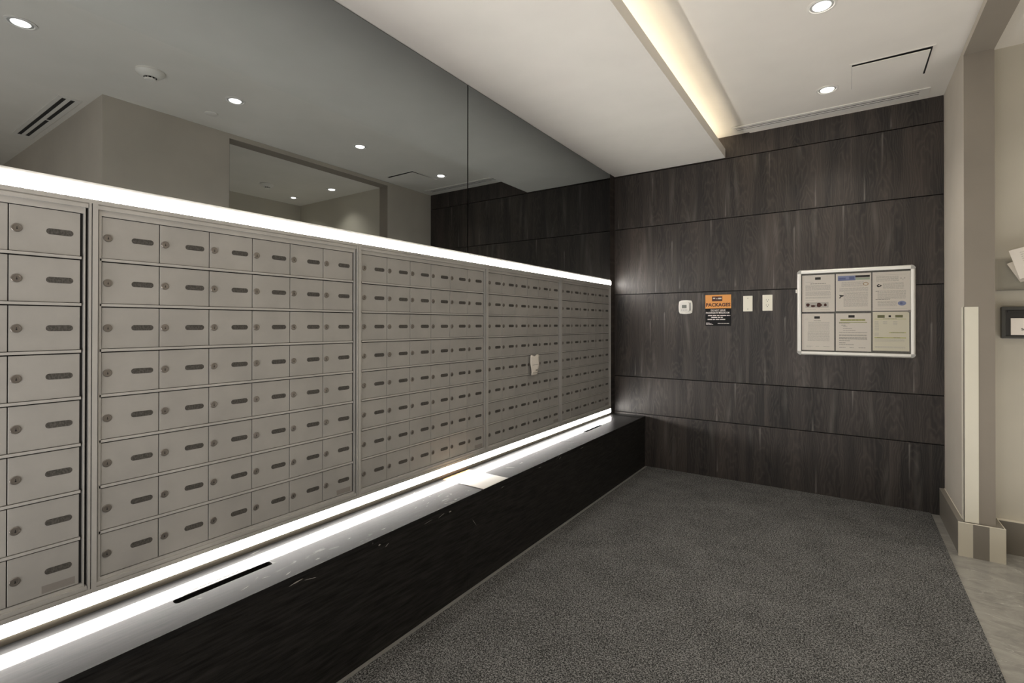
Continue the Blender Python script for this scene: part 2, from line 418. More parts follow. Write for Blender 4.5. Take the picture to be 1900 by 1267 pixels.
for i in range(6):
    z0 = JZ[i] + (0.0035 if i else 0); z1 = JZ[i + 1] - (0.0035 if i < 5 else 0)
    x0, x1 = -0.01, XR - 0.002
    xs = np.linspace(x0, x1, 560); zs = np.linspace(z0, z1, max(8, int((z1 - z0) / 0.022)))
    nx, nz_ = len(xs), len(zs)
    GX, GZ = np.meshgrid(xs, zs)
    yf = D - 0.018
    V = np.stack([GX.ravel(), np.full(GX.size, yf), GZ.ravel()], 1)
    idx = np.arange(nx * nz_).reshape(nz_, nx)
    Q = np.stack([idx[:-1, :-1], idx[:-1, 1:], idx[1:, 1:], idx[1:, :-1]], -1).reshape(-1, 4)
    # sides of the board
    extra = [(x0, yf, z0), (x1, yf, z0), (x1, yf, z1), (x0, yf, z1), (x0, D, z0), (x1, D, z0), (x1, D, z1), (x0, D, z1)]
    n0 = len(V)
    faces = [tuple(int(k) for k in q) for q in Q] + [tuple(n0 + k for k in f) for f in ((0, 4, 5, 1), (1, 5, 6, 2), (2, 6, 7, 3), (3, 7, 4, 0))]
    me = bpy.data.meshes.new('wood_panel')
    me.from_pydata([tuple(p) for p in V] + extra, [], faces)
    me.materials.append(M['veneer'])
    seam = np.zeros(GX.shape)
    for (sx, za, zb) in SEAMS[i]:
        tt = np.clip((GZ - za) / (zb - za), 0, 1) * ((GZ - za) * (GZ - zb) <= 1e-4)
        wd = 0.0016 + 0.0028 * tt
        seam = np.maximum(seam, np.clip(tt * 1.1, 0, 1) ** 0.8 * np.exp(-((GX - sx) / wd) ** 2))
        # broad pale flame beside some seams
    rs = random.Random(40 + i)
    for k in range(int(9 * (z1 - z0) / 0.5) + 1):
        sx = rs.uniform(0.2, 2.3); zc_ = rs.uniform(z0, z1); L = rs.uniform(0.15, 0.3); sl = rs.uniform(-0.12, 0.16)
        q = np.clip(1 - np.abs(GZ - zc_) / L, 0, 1)
        seam = np.maximum(seam, 0.34 * q * np.exp(-((GX - sx - sl * (GZ - zc_)) / (0.008 + 0.008 * q)) ** 2))
    at = me.attributes.new('seam', 'FLOAT', 'POINT')
    at.data.foreach_set('value', np.concatenate([seam.ravel() * 0.85, np.zeros(8)]).astype(np.float32))
    bm = bmesh.new(); bm.from_mesh(me); bmesh.ops.recalc_face_normals(bm, faces=bm.faces); bm.to_mesh(me); bm.free()
    o = bpy.data.objects.new('wood_panel', me); COL.objects.link(o); o.parent = wall_back

# filler board between mailboxes / mirror and the wood wall
struct('trim_2', MB().box(-0.045, XM, 4.243, D - 0.018, ZL, ZS), M['veneer'])

# ------------------------------------------------------------------ mirrors
def mirror(y0, y1, label):
    e = empty('wall_mirror', (XM - 0.005, (y0 + y1) / 2, 1.70), label, 'mirror', None)
    MB().box(XM - 0.006, XM, y0 + 0.002, y1 - 0.002, 1.704, ZS - 0.006).build('mirror_glass', M['mirror'], e)
    MB().box(-0.045, XM - 0.0065, y0 - 0.001, y1 + 0.001, 1.70, ZS).build('backing_board', M['dark'], e)
mirror(-0.60, 2.191, 'long grey tinted mirror above the mailboxes left of the dark vertical joint')
mirror(2.196, 4.243, 'grey tinted mirror above the mailboxes between the vertical joint and wood wall')
tag(own(MB().box(-0.04, -0.004, -0.6, 4.243, 1.692, 1.704).build('mirror_channel', M['frame'])),
    'thin silver channel holding the mirror above the upper light bar', 'channel')

# ------------------------------------------------------------------ light bars
def light_bar(z0, z1, label, m_led):
    e = empty('light_bar', (-0.02, 1.9, z0), label, 'light bar', None)
    MB().box(-0.024, -0.001, -0.44, 4.240, z0, z1).build('diffuser', m_led, e)
    MB().box(-0.044, -0.0245, -0.44, 4.240, z0 - 0.001, z1 + 0.001).build('housing', M['frame'], e)
light_bar(1.6555, 1.6915, 'bright white LED bar running along the top of the mailboxes', M['led'])
light_bar(0.4815, 0.5150, 'bright white LED bar running along the bottom of the mailboxes', M['led2'])
tag(own(MB().box(-0.04, -0.006, -0.44, 4.24, ZL + 0.0005, 0.4803).build('shadow_strip', M['stripbrown'])),
    'narrow metal strip between the lower light bar and the ledge', 'trim strip')

# ------------------------------------------------------------------ mailbox units
ROWZ = [1.549 - 0.1335 * k for k in range(8)]
def door_mesh(w, h):
    mb = MB().box(0, 0.005, 0.0012, w - 0.0012, -h / 2, h / 2)
    o = mb.build('door', M['door'], None, bevel=0.0007); me = o.data
    bpy.data.objects.remove(o); return me
PW, PH = 0.1475, 0.1335
me_door = door_mesh(PW, 0.1215)
def lock_mesh():
    mb = MB().lathe([(0.0112, -0.001), (0.0112, 0.0022), (0.0103, 0.0032), (0.0078, 0.0034), (0.0074, 0.0028), (0.0, 0.0028)], (0, 0, 0), 'x', 20)
    mb.lathe([(0.0019, 0.0030), (0.0, 0.0030)], (0, 0.0005, -0.0022), 'x', 8, 1)
    mb.add([(0.0031, -0.0003, 0.0035), (0.0031, 0.0011, 0.0035), (0.0031, 0.0011, -0.0035), (0.0031, -0.0003, -0.0035)], [(0, 3, 2, 1)], 1)
    o = mb.build('lock', [M['lock'], M['keyhole']], None, smooth=True, fixn=False); me = o.data
    bpy.data.objects.remove(o); return me
me_lock = lock_mesh()
def plate_mesh():
    mb = MB().prism(rrect(0, 0, 0.0575, 0.0165, 0.0080, 6), 'x', -0.001, 0.0006, 0)
    o = mb.build('number_plate', [M['plate']], None); me = o.data
    bpy.data.objects.remove(o); return me
me_plate = plate_mesh()

def unit(y0, y1, label):
    e = empty('mailbox_unit', (0, (y0 + y1) / 2, 0.516), label, 'mailboxes', 'aluminium mailbox units in a row')
    zt, zb = 1.6545, 0.516
    f = MB()
    yl, yr = y0 + 0.0012, y1 - 0.0012
    top_in, bot_in = 1.6165, 0.5475
    f.box(-0.040, 0, yl, yl + 0.0125, zb + 0.013, zt - 0.012)               # left stile
    f.box(-0.040, -0.018, yl + 0.0125, yl + 0.0160, zb + 0.005, zt - 0.005)
    f.box(-0.040, -0.0075, yl + 0.0160, yl + 0.0225, zb + 0.006, zt - 0.006)
    f.box(-0.040, 0, yr - 0.0053, yr, zb + 0.013, zt - 0.012)               # right stile
    f.box(-0.040, -0.026, yr - 0.0125, yr - 0.0053, zb + 0.005, zt - 0.005)
    f.box(-0.040, -0.0045, yr - 0.0155, yr - 0.0125, zb + 0.006, zt - 0.006)
    f.box(-0.040, 0, y0, y1, zt - 0.012, zt)                # head: two stepped bands
    f.box(-0.0395, -0.0035, yl + 0.001, yr - 0.001, zt - 0.0155, zt - 0.012)
    f.box(-0.039, -0.001, yl + 0.010, yr - 0.007, zt - 0.0265, zt - 0.0155)
    f.box(-0.040, 0, y0, y1, zb, zb + 0.013)                # sill
    f.box(-0.0395, -0.004, yl + 0.001, yr - 0.001, zb + 0.013, zb + 0.0165)
    f.box(-0.039, -0.001, yl + 0.010, yr - 0.007, zb + 0.0165, zb + 0.0265)
    f.box(-0.040, -0.0085, yl + 0.02, yr - 0.014, 1.6112, zt - 0.026).box(-0.040, -0.0085, yl + 0.02, yr - 0.014, zb + 0.026, 0.5515)
    f.build('frame', M['frame'], e)
    MB().box(-0.043, -0.017, y0 + 0.001, y1 - 0.001, zb, zt).build('backing_plate', M['dark'], e)
    for k in range(7):
        zz = ROWZ[k] - PH / 2
        MB().box(-0.017, -0.0075, y0 + 0.020, y1 - 0.0215, zz - 0.0032, zz + 0.0042).build('row_rail', M['frame'], e)
    s0 = y0 + 0.0242
    pitch = (y1 - 0.0225 - s0) / 6
    for r in range(8):
        for c_ in range(6):
            d = bpy.data.objects.new('door', me_door)
            d.location = Vector((-0.0165, s0 + pitch * c_, ROWZ[r] - 0.0005)) - e.location
            d.scale = (1, pitch / PW, 1)
            COL.objects.link(d); d.parent = e
            l = bpy.data.objects.new('lock', me_lock); l.location = (0.005, 0.0152, 0)
            p = bpy.data.objects.new('number_plate', me_plate); p.location = (0.005, 0.1025, 0.0005)
            for q in (l, p):
                COL.objects.link(q); q.parent = d
            if r == 7 and c_ == 5:
                g_ = MB().box(0.0050, 0.0054, 0.068, 0.138, -0.056, -0.036)
                g_.build('maker_tag', M['tagm'], d, fixn=True)
    return e
SEAM = [-0.424, 0.497, 1.4255, 2.3653, 3.295, 4.240]
UL = ['aluminium mailbox unit at the left end of the row, cut by the photo edge',
      'large aluminium mailbox unit with 48 doors, second from the left end',
      'middle aluminium mailbox unit, its bottom doors catching an orange glow',
      'aluminium mailbox unit with a torn paper note stuck to a door',
      'farthest aluminium mailbox unit, next to the dark wood wall']
for i in range(5):
    unit(SEAM[i], SEAM[i + 1], UL[i])

# ------------------------------------------------------------------ ledge under the mailboxes
e = empty('mail_ledge', (0.14, 1.9, 0), 'long black ledge with a scuffed glossy top under the mailboxes', 'ledge')
def stad(x0, x1, y0, y1, r, n=5):
    return rrect((x0 + x1) / 2, (y0 + y1) / 2, x1 - x0, y1 - y0, r, n)
# top slabs: full pieces and two pierced by a posting slot
TH = 0.018
def slab(y0, y1, hole=None):
    if not hole:
        MB().box(-0.045, XL + 0.003, y0 + 0.0006, y1 - 0.0006, ZL - TH, ZL).build('top_slab', M['ledgetop'], e, bevel=0.0012); return
    bm = bmesh.new()
    def loop(pts, z): 
        vs = [bm.verts.new((a, b, z)) for a, b in pts]
        return vs, [bm.edges.new((vs[i], vs[(i + 1) % len(vs)])) for i in range(len(vs))]
    outer = [(-0.045, y0 + 0.0006), (XL + 0.003, y0 + 0.0006), (XL + 0.003, y1 - 0.0006), (-0.045, y1 - 0.0006)]
    inner = stad(*hole, 0.010)
    rings = []
    for z in (ZL, ZL - TH):
        a, ea = loop(outer, z); b, eb = loop(inner, z); rings.append((a, b))
        bmesh.ops.triangle_fill(bm, edges=ea + eb, use_beauty=True)
    for k in (0, 1):
        u_, v_ = rings[0][k], rings[1][k]
        for i in range(len(u_)): bm.faces.new((u_[i], u_[(i + 1) % len(u_)], v_[(i + 1) % len(u_)], v_[i]))
    bmesh.ops.recalc_face_normals(bm, faces=bm.faces)
    me = bpy.data.meshes.new('top_slab'); bm.to_mesh(me); bm.free(); me.materials.append(M['ledgetop'])
    o = bpy.data.objects.new('top_slab', me); COL.objects.link(o); o.parent = e; o.location = -e.location
    tray = MB().box(hole[0] - 0.004, hole[1] + 0.004, hole[2] - 0.004, hole[3] + 0.004, ZL - 0.060, ZL - 0.056)
    tray.box(hole[0] - 0.006, hole[0] - 0.002, hole[2], hole[3], ZL - 0.06, ZL - TH)
    tray.build('slot_liner', M['slotdark'], e)
H1 = (0.120, 0.150, 0.655, 0.953); H2 = (0.108, 0.134, 3.447, 3.752)
slab(-0.45, 1.960, H1); slab(1.960, 3.10); slab(3.10, 3.772, H2); slab(3.772, D - 0.019)
for a, b in ((-0.45, 1.846), (1.846, D - 0.019)):
    MB().box(XL - 0.018, XL, a + 0.0008, b - 0.0008, 0.0, ZL - TH).build('front_panel', M['ledgefront'], e)
tag(own(MB().box(XL + 0.002, XL + 0.024, -0.6, D - 0.02, 0.0, 0.0045).build('carpet_edge_strip', M['alu'], bevel=0.001)),
    'thin aluminium strip on the floor along the foot of the black ledge', 'edge strip')

# worn-through chips and scratches on the ledge edge and front (pale core showing)
rs = random.Random(5)
mb = MB()
def chip_front(y, z, L, h, ang=0.0):
    P = []
    n = 7
    for k in range(n): t_ = k / (n - 1); P.append((t_ * L, h * (0.35 + 0.65 * rs.random()) * math.sin(math.pi * t_) + 0.0004))
    for k in range(n - 1, -1, -1): t_ = k / (n - 1); P.append((t_ * L, -h * 0.5 * rs.random() * math.sin(math.pi * t_)))
    pts = [(XL + 0.0006, y + a * math.cos(ang) - b * math.sin(ang), z + a * math.sin(ang) + b * math.cos(ang)) for a, b in P]
    mb.add(pts, [tuple(range(len(pts)))])
def chip_top(x, y, L, w, ang=0.0):
    P = []
    n = 6
    for k in range(n): t_ = k / (n - 1); P.append((t_ * L, w * (0.4 + 0.6 * rs.random()) * math.sin(math.pi * t_)))
    for k in range(n - 1, -1, -1): t_ = k / (n - 1); P.append((t_ * L, -w * 0.6 * rs.random() * math.sin(math.pi * t_)))
    pts = [(x + a * math.sin(ang) + b * math.cos(ang), y + a * math.cos(ang) - b * math.sin(ang), ZL + 0.0003) for a, b in P]
    mb.add(pts, [tuple(range(len(pts)))])
for y, z, L, h, a in ((0.93, 0.428, 0.05, 0.003, 0.1), (0.985, 0.425, 0.045, 0.0022, -0.2), (1.30, 0.424, 0.012, 0.005, 0), (1.335, 0.405, 0.02, 0.003, 0.5), (1.64, 0.420, 0.04, 0.002, 0.25),
                      (1.71, 0.424, 0.018, 0.004, 0), (1.55, 0.422, 0.05, 0.0012, 0.1), (1.88, 0.335, 0.05, 0.0012, -0.9), (2.5, 0.436, 0.03, 0.002, 0), (3.05, 0.434, 0.05, 0.0015, 0.05), (2.75, 0.43, 0.03, 0.002, 0.3), (2.12, 0.42, 0.03, 0.0016, 0.2)):
    chip_front(y, z, L, h, a)
for x, y, L, w, a in ((0.245, 1.05, 0.020, 0.004, 0.2), (0.262, 0.93, 0.03, 0.003, -0.4), (0.215, 0.875, 0.03, 0.0015, 0.3), (0.235, 0.80, 0.035, 0.002, -0.3), (0.255, 1.70, 0.07, 0.004, 0.35), (0.262, 1.77, 0.02, 0.005, 0),
                      (0.16, 2.33, 0.06, 0.004, 0.9), (0.18, 2.45, 0.03, 0.003, 0.2), (0.24, 1.35, 0.025, 0.002, 0.1), (0.20, 1.22, 0.015, 0.002, 0), (0.26, 2.9, 0.05, 0.002, 0.1), (0.27, 3.4, 0.06, 0.0018, 0.0), (0.17, 0.70, 0.02, 0.0015, 0.5)):
    chip_top(x, y, L, w, a)
mb.build('worn_chip', M['chip'], bpy.data.objects['mail_ledge'], fixn=False)['kind'] = 'stuff'

# carpet
tag(own(MB().box(XL + 0.0245, 2.2945, -1.2, D - 0.0185, 0.0002, 0.007).build('carpet', M['carpet'])),
    'dark grey speckled loop pile carpet covering the mail room floor', 'carpet')

# laminated sheet with orange header lying on the ledge
e = empty('laminated_sheet', (0.14, 2.075, ZL), 'laminated sheet with an orange heading lying flat across the black ledge', 'sheet')
MB().box(0.008, 0.284, 1.970, 2.184, ZL + 0.0003, ZL + 0.0011).build('sheet', M['gloss'], e)
MB().box(0.008, 0.050, 1.970, 2.012, ZL + 0.0012, ZL + 0.0015).box(0.008, 0.040, 2.145, 2.184, ZL + 0.0012, ZL + 0.0015)\
    .box(0.008, 0.026, 2.012, 2.145, ZL + 0.0012, ZL + 0.0015).build('orange_heading', M['orangegloss'], e)

# ------------------------------------------------------------------ flat print helpers
def bars(frame, rows, seed=0):
    """lines of print: frame = (origin, right, up, normal offset) ; rows = list of (x0, x1, y, h, mode)"""
    rs = random.Random(seed); o, r_, u_, n_ = frame; mb = MB()
    for (x0, x1, y, h, mode) in rows:
        x = x0
        while x < x1 - 1e-5:
            w = (x1 - x0) if mode == 'solid' else min(rs.uniform(2.0, 7.0) * h, x1 - x)
            if w < h * 0.6: break
            P = [o + r_ * a + u_ * b + n_ for a, b in ((x, y - h / 2), (x + w, y - h / 2), (x + w, y + h / 2), (x, y + h / 2))]
            mb.add(P, [(0, 1, 2, 3)])
            x += w + h * 0.7
    return mb
def text_mesh(s, size, origin, r_, u_, mats, name, parent, width=None, bold=0.0, align='LEFT'):
    cu = bpy.data.curves.new(name, 'FONT'); cu.body = s; cu.size = size; cu.offset = bold * size; cu.extrude = 0.0
    cu.resolution_u = 3
    ob = bpy.data.objects.new(name, cu); COL.objects.link(ob)
    bpy.context.view_layer.update()
    me = bpy.data.meshes.new_from_object(ob.evaluated_get(bpy.context.evaluated_depsgraph_get()))
    bpy.data.objects.remove(ob); bpy.data.curves.remove(cu)
    co = np.empty(len(me.vertices) * 3); me.vertices.foreach_get('co', co); co = co.reshape(-1, 3)
    x0, x1 = co[:, 0].min(), co[:, 0].max()
    co[:, 0] -= x0
    sx = (width / (x1 - x0)) if width else 1.0
    co[:, 0] *= sx
    if align == 'CENTER': co[:, 0] -= (x1 - x0) * sx / 2
    W = np.array(origin)[None] + co[:, :1] * np.array(r_)[None] + co[:, 1:2] * np.array(u_)[None]
    me.vertices.foreach_set('co', W.ravel()); me.materials.clear(); me.materials.append(mats); me.update()
    me.name = name
    o = bpy.data.objects.new(name, me); COL.objects.link(o)
    if parent is not None:
        o.parent = parent
        o.location = -parent.location if parent.type == 'EMPTY' else (0, 0, 0)
    return o
XV, YV, ZV = Vector((1, 0, 0)), Vector((0, 1, 0)), Vector((0, 0, 1))

# small sticker behind the near slot
e = empty('slot_sticker', (0.10, 0.79, ZL), 'small white printed sticker on the ledge behind the long posting slot', 'sticker')
MB().box(0.083, 0.117, 0.690, 0.885, ZL + 0.0002, ZL + 0.0006).build('sticker', M['paper'], e)
bars((Vector((0.109, 0.700, ZL + 0.0007)), YV, -XV, Vector((0, 0, 0))), [(-0.008, -0.005, 0.006, 0.026, 'solid'), (0.0, 0.004, 0.006, 0.012, 'solid'), (0.02, 0.16, 0.004, 0.0045, 'w'), (0.02, 0.12, 0.014, 0.003, 'w')], 3).build('print', M['inkdark'], e)

# torn note stuck on the fourth unit
e = empty('torn_note', (0.002, 2.90, 0.942), 'torn crumpled white paper note stuck on a mailbox door of the fourth unit', 'note')
yy0, yy1 = 2.848, 2.968
mb = MB(); N = 7
pts = []
for j in range(9):
    tz = j / 8; z = 0.942 + 0.134 * tz
    a = yy0 + 0.006 * (1 - tz) * 0.5; b = 2.935 + 0.038 * tz - 0.004 * math.sin(tz * 9)
    for i_ in range(N):
        s_ = i_ / (N - 1)
        zz = z + (0.006 * math.sin(s_ * 9 + 1) if j == 8 else 0)
        pts.append((0.0045 + 0.010 * (1 - tz) * 0.5 + 0.0035 * math.sin(s_ * 5 + tz * 7), a + (b - a) * s_, zz))
mb.add(pts, [(j * N + i_, j * N + i_ + 1, (j + 1) * N + i_ + 1, (j + 1) * N + i_) for j in range(8) for i_ in range(N - 1)])
o = mb.build('paper', M['paper'], e, smooth=True)
sm = o.modifiers.new('thick', 'SOLIDIFY'); sm.thickness = 0.0006; sm.offset = 0
bars((Vector((0.0125, 2.855, 0.950)), YV, ZV, Vector((0.003, 0, 0))), [(0.01, 0.075, 0.008, 0.003, 'w'), (0.045, 0.072, 0.024, 0.009, 'w'), (0.005, 0.08, 0.062, 0.0022, 'solid')], 5).build('print', M['ink'], e)

# ------------------------------------------------------------------ things on the wood wall
YW = D - 0.018      # face of the wood panels
# thermostat
e = empty('thermostat', (0.649, YW, 1.385), 'white square thermostat with a grey screen, left of the orange and black sign', 'thermostat')
def bulged(cx, cz, w, h, b, n=10):
    pts = []
    for sx, sy in ((1, -1), (1, 1), (-1, 1), (-1, -1)):
        pass
    cs = [(-w / 2, -h / 2), (w / 2, -h / 2), (w / 2, h / 2), (-w / 2, h / 2)]
    for k in range(4):
        p, q = Vector(cs[k]), Vector(cs[(k + 1) % 4]); nrm = Vector(((q - p).y, -(q - p).x)).normalized()
        for i_ in range(n):
            s_ = i_ / n; s2 = 0.06 + 0.94 * s_ if i_ == 0 else s_
            pt = p.lerp(q, s_ * 0.9 + 0.05) + nrm * b * (4 * s_ * (1 - s_))
            pts.append((cx + pt.x, cz + pt.y))
    return pts
MB().prism(bulged(0.649, 1.4425, 0.110, 0.110, 0.005), 'y', YW - 0.008, YW).build('wall_plate', M['white'], e, bevel=0.002)
MB().prism(rrect(0.645, 1.443, 0.078, 0.082, 0.014), 'y', YW - 0.020, YW - 0.008).build('body', M['whitemetal'], e, bevel=0.003)
MB().prism(rrect(0.690, 1.446, 0.010, 0.070, 0.0045), 'y', YW - 0.0110, YW - 0.0078).build('grip_shadow', M['corner'], e)  # shadow beside the grip, drawn as a grey strip
MB().box(0.622, 0.661, YW - 0.0215, YW - 0.0195, 1.433, 1.461).build('screen', M['screen'], e)
for k in range(4):
    MB().prism(rrect(0.620 + 0.0145 * k, 1.417, 0.009, 0.006, 0.0025, 4), 'y', YW - 0.0215, YW - 0.0195).build('button', M['corner'], e)

# notice sign
e = empty('notice_sign', (0.917, YW, 1.278), 'orange and black PACKAGES sign on the wood wall', 'sign')
yS = YW - 0.003
MB().box(0.814, 1.019, yS, YW - 0.0002, 1.281, 1.541).build('sign_board', M['signblack'], e)
MB().box(0.814, 1.019, yS - 0.0008, yS - 0.0001, 1.427, 1.541).build('orange_header', M['orange'], e)
MB().box(0.868, 0.950, yS - 0.0014, yS - 0.0009, 1.488, 1.528).build('logo_plate', M['brownink'], e)
bars((Vector((0.872, yS - 0.0018, 1.488)), XV, ZV, Vector((0, 0, 0))), [(0.004, 0.022, 0.024, 0.010, 'w'), (0.03, 0.040, 0.020, 0.006, 'w'), (0.045, 0.072, 0.022, 0.012, 'w')], 2).build('logo_print', M['inkmid'], e)
text_mesh('PACKAGES', 0.040, (0.9165, yS - 0.0016, 1.444), XV, ZV, M['brownink'], 'heading_text', e, width=0.194, bold=0.035, align='CENTER')
text_mesh('DO NOT LEAVE', 0.021, (0.9165, yS - 0.0016, 1.404), XV, ZV, M['whiteink'], 'message_text', e, width=0.116, bold=0.02, align='CENTER')
text_mesh('PACKAGES IN MAILROOM', 0.021, (0.912, yS - 0.0016, 1.383), XV, ZV, M['whiteink'], 'message_text', e, width=0.186, bold=0.02, align='CENTER')
bars((Vector((0.814, yS - 0.0016, 1.281)), XV, ZV, Vector((0, 0, 0))), [(0.045, 0.160, 0.1155, 0.0016, 'solid'), (0.022, 0.198, 0.0865, 0.0075, 'w'), (0.048, 0.140, 0.0705, 0.0075, 'w'), (0.018, 0.166, 0.054, 0.0075, 'w'),
     (0.006, 0.034, 0.0245, 0.003, 'w'), (0.006, 0.050, 0.0185, 0.003, 'w'), (0.006, 0.062, 0.0125, 0.004, 'w'), (0.100, 0.190, 0.0195, 0.0035, 'w')], 9).build('small_print', M['whiteink'], e)

# blank plate and outlet
e = empty('blank_plate', (1.146, YW, 1.397), 'blank ivory wall plate between the sign and the outlet', 'wall plate')
MB().box(1.111, 1.181, YW - 0.006, YW, 1.399, 1.525).build('plate', M['ivory'], e, bevel=0.002)
for z in (1.418, 1.506):
    MB().lathe([(0.0036, 0.0), (0.0036, -0.0012), (0.0, -0.0014)], (1.146, YW - 0.006, z), 'y', 10).build('screw', M['lock'], e)
e = empty('wall_outlet', (1.290, YW, 1.400), 'ivory duplex power outlet left of the notice board', 'outlet')
MB().box(1.254, 1.326, YW - 0.006, YW, 1.402, 1.529).build('plate', M['ivory'], e, bevel=0.002)
for z in (1.444, 1.486):
    o = MB().prism(rrect(1.290, z, 0.033, 0.028, 0.012), 'y', YW - 0.0085, YW - 0.006).build('receptacle', M['ivory'], e, bevel=0.0006)
    MB().box(1.2815, 1.2835, YW - 0.0090, YW - 0.0086, z - 0.001, z + 0.009).box(1.2965, 1.2985, YW - 0.0090, YW - 0.0086, z - 0.001, z + 0.008)\
        .box(1.2875, 1.2925, YW - 0.0090, YW - 0.0086, z - 0.011, z - 0.006).build('socket_hole', M['dark'], o)

# notice board
e = empty('notice_board', (1.856, YW, 1.055), 'wall mounted notice board with a silver frame and glass front', 'notice board')
bx0, bx1, bz0, bz1 = 1.497, 2.216, 1.060, 1.7085
YF = YW - 0.030
MB().box(bx0 + 0.008, bx1 - 0.008, YW - 0.012, YW, bz0 + 0.008, bz1 - 0.008).build('back_panel', M['felt'], e)
FR = 0.028
def rail(axis, a0, a1, c0, c1, name='frame_rail'):
    # rounded profile rail: c0 outer, c1 inner side
    prof = []
    n = 6
    for k in range(n + 1):
        a = math.pi / 2 * k / n
        prof.append((c0 + (c1 - c0) * 0.5 * (1 - math.cos(a)), YW - 0.008 - 0.022 * math.sin(a)))
    prof += [(c1, YF + 0.0035), (c1, YW - 0.001), (c0, YW - 0.001)]
    mb = MB()
    n = len(prof)
    if axis == 'x':
        vs = [(a0, y, c) for c, y in prof] + [(a1, y, c) for c, y in prof]
    else:
        vs = [(c, y, a0) for c, y in prof] + [(c, y, a1) for c, y in prof]
    mb.add(vs, [tuple(range(n)), tuple(range(2 * n - 1, n - 1, -1))] + [(i, (i + 1) % n, (i + 1) % n + n, i + n) for i in range(n)])
    mb.build(name, M['boardframe'], e, smooth=True)
rail('x', bx0 + FR, bx1 - FR, bz1, bz1 - FR); rail('x', bx0 + FR, bx1 - FR, bz0, bz0 + FR)
rail('z', bz0 + FR, bz1 - FR, bx0, bx0 + FR); rail('z', bz0 + FR, bz1 - FR, bx1, bx1 - FR)
for sx, X0 in ((1, bx0), (-1, bx1)):
    for sz, Z0 in ((1, bz0), (-1, bz1)):
        mb = MB(); pr = []
        for k in range(7):
            a = math.pi / 2 * k / 6
            pr.append((X0 + sx * FR * (1 - math.sin(a)), Z0 + sz * FR * (1 - math.cos(a))))
        pr.append((X0 + sx * FR, Z0 + sz * FR))
        mb.prism(pr, 'y', YF + 0.001, YW - 0.001)
        mb.build('corner_cap', M['corner'], e, bevel=0.003)
MB().box(bx0 - 0.009, bx0 + 0.003, YW - 0.022, YW - 0.006, 1.535, 1.562).build('hinge', M['white'], e, bevel=0.002)
MB().prism(rrect(2.181, 1.386, 0.022, 0.016, 0.007), 'y', YF + 0.004, YF + 0.012).build('lock', M['lock'], e, bevel=0.001)
MB().box(bx0 + FR - 0.002, bx1 - FR + 0.002, YF + 0.0125, YF + 0.0140, bz0 + FR - 0.002, bz1 - FR + 0.002).build('glass_pane', M['acrylic'], e)

YP = YW - 0.0128
def sheet(x0, x1, z0, z1, label, m_=None):
    e_ = empty('notice_paper', ((x0 + x1) / 2, YP, z0), label, 'paper', 'papers in the notice board')
    MB().box(x0, x1, YP, YP + 0.0006, z0, z1).build('sheet', m_ or M['paper'], e_)
    return e_
def pr(e_, x0, z0, rows, m_, name='print', seed=1, lift=0.0004):
    return bars((Vector((x0, YP - lift, z0)), XV, ZV, Vector((0, 0, 0))), rows, seed).build(name, m_, e_)
# top left
e1 = sheet(1.5315, 1.7420, 1.389, 1.668, 'notice with a black logo and a strip of four pictures, upper left in board')
rows = [(0.022, 0.075, 0.226, 0.0022, 'w')] + [(0.022, 0.185, 0.200 - 0.0068 * k, 0.0034, 'w') for k in range(6)] + [(0.022, 0.185, 0.152 - 0.0068 * k, 0.0034, 'w') for k in range(5)] + \
       [(0.022, 0.185, 0.110 - 0.0068 * k, 0.0034, 'w') for k in range(2)] + [(0.022, 0.08, 0.086, 0.0024, 'w'), (0.03, 0.09, 0.018, 0.0024, 'w'), (0.12, 0.18, 0.018, 0.0024, 'w')]
pr(e1, 1.5315, 1.389, rows, M['inkmid'], seed=11)
pr(e1, 1.5315, 1.389, [(0.085, 0.122, 0.252, 0.019, 'solid')], M['inkdark'], 'logo')
pr(e1, 1.5315, 1.389, [(0.055, 0.155, 0.2125, 0.0040, 'w')], M['ink'], 'title', 4)
pr(e1, 1.5315, 1.389, [(0.022, 0.172, 0.052, 0.040, 'solid')], M['inkmid'], 'picture_strip')
for k, (a, b, h) in enumerate(((0.026, 0.05, 0.026), (0.056, 0.088, 0.016), (0.094, 0.128, 0.034), (0.142, 0.160, 0.022))):
    c_ = ((a + b) / 2 + 1.5315, 1.389 + 0.052 - (0.008 if k == 1 else 0))
    MB().prism([(c_[0] + (b - a) / 2 * math.cos(t_) * (1 + 0.2 * math.sin(3 * t_ + k)), c_[1] + h / 2 * math.sin(t_)) for t_ in np.linspace(0, 2 * math.pi, 12, endpoint=False)], 'y', YP - 0.0007, YP - 0.0006).build('picture_detail', M['brownink'], e1)
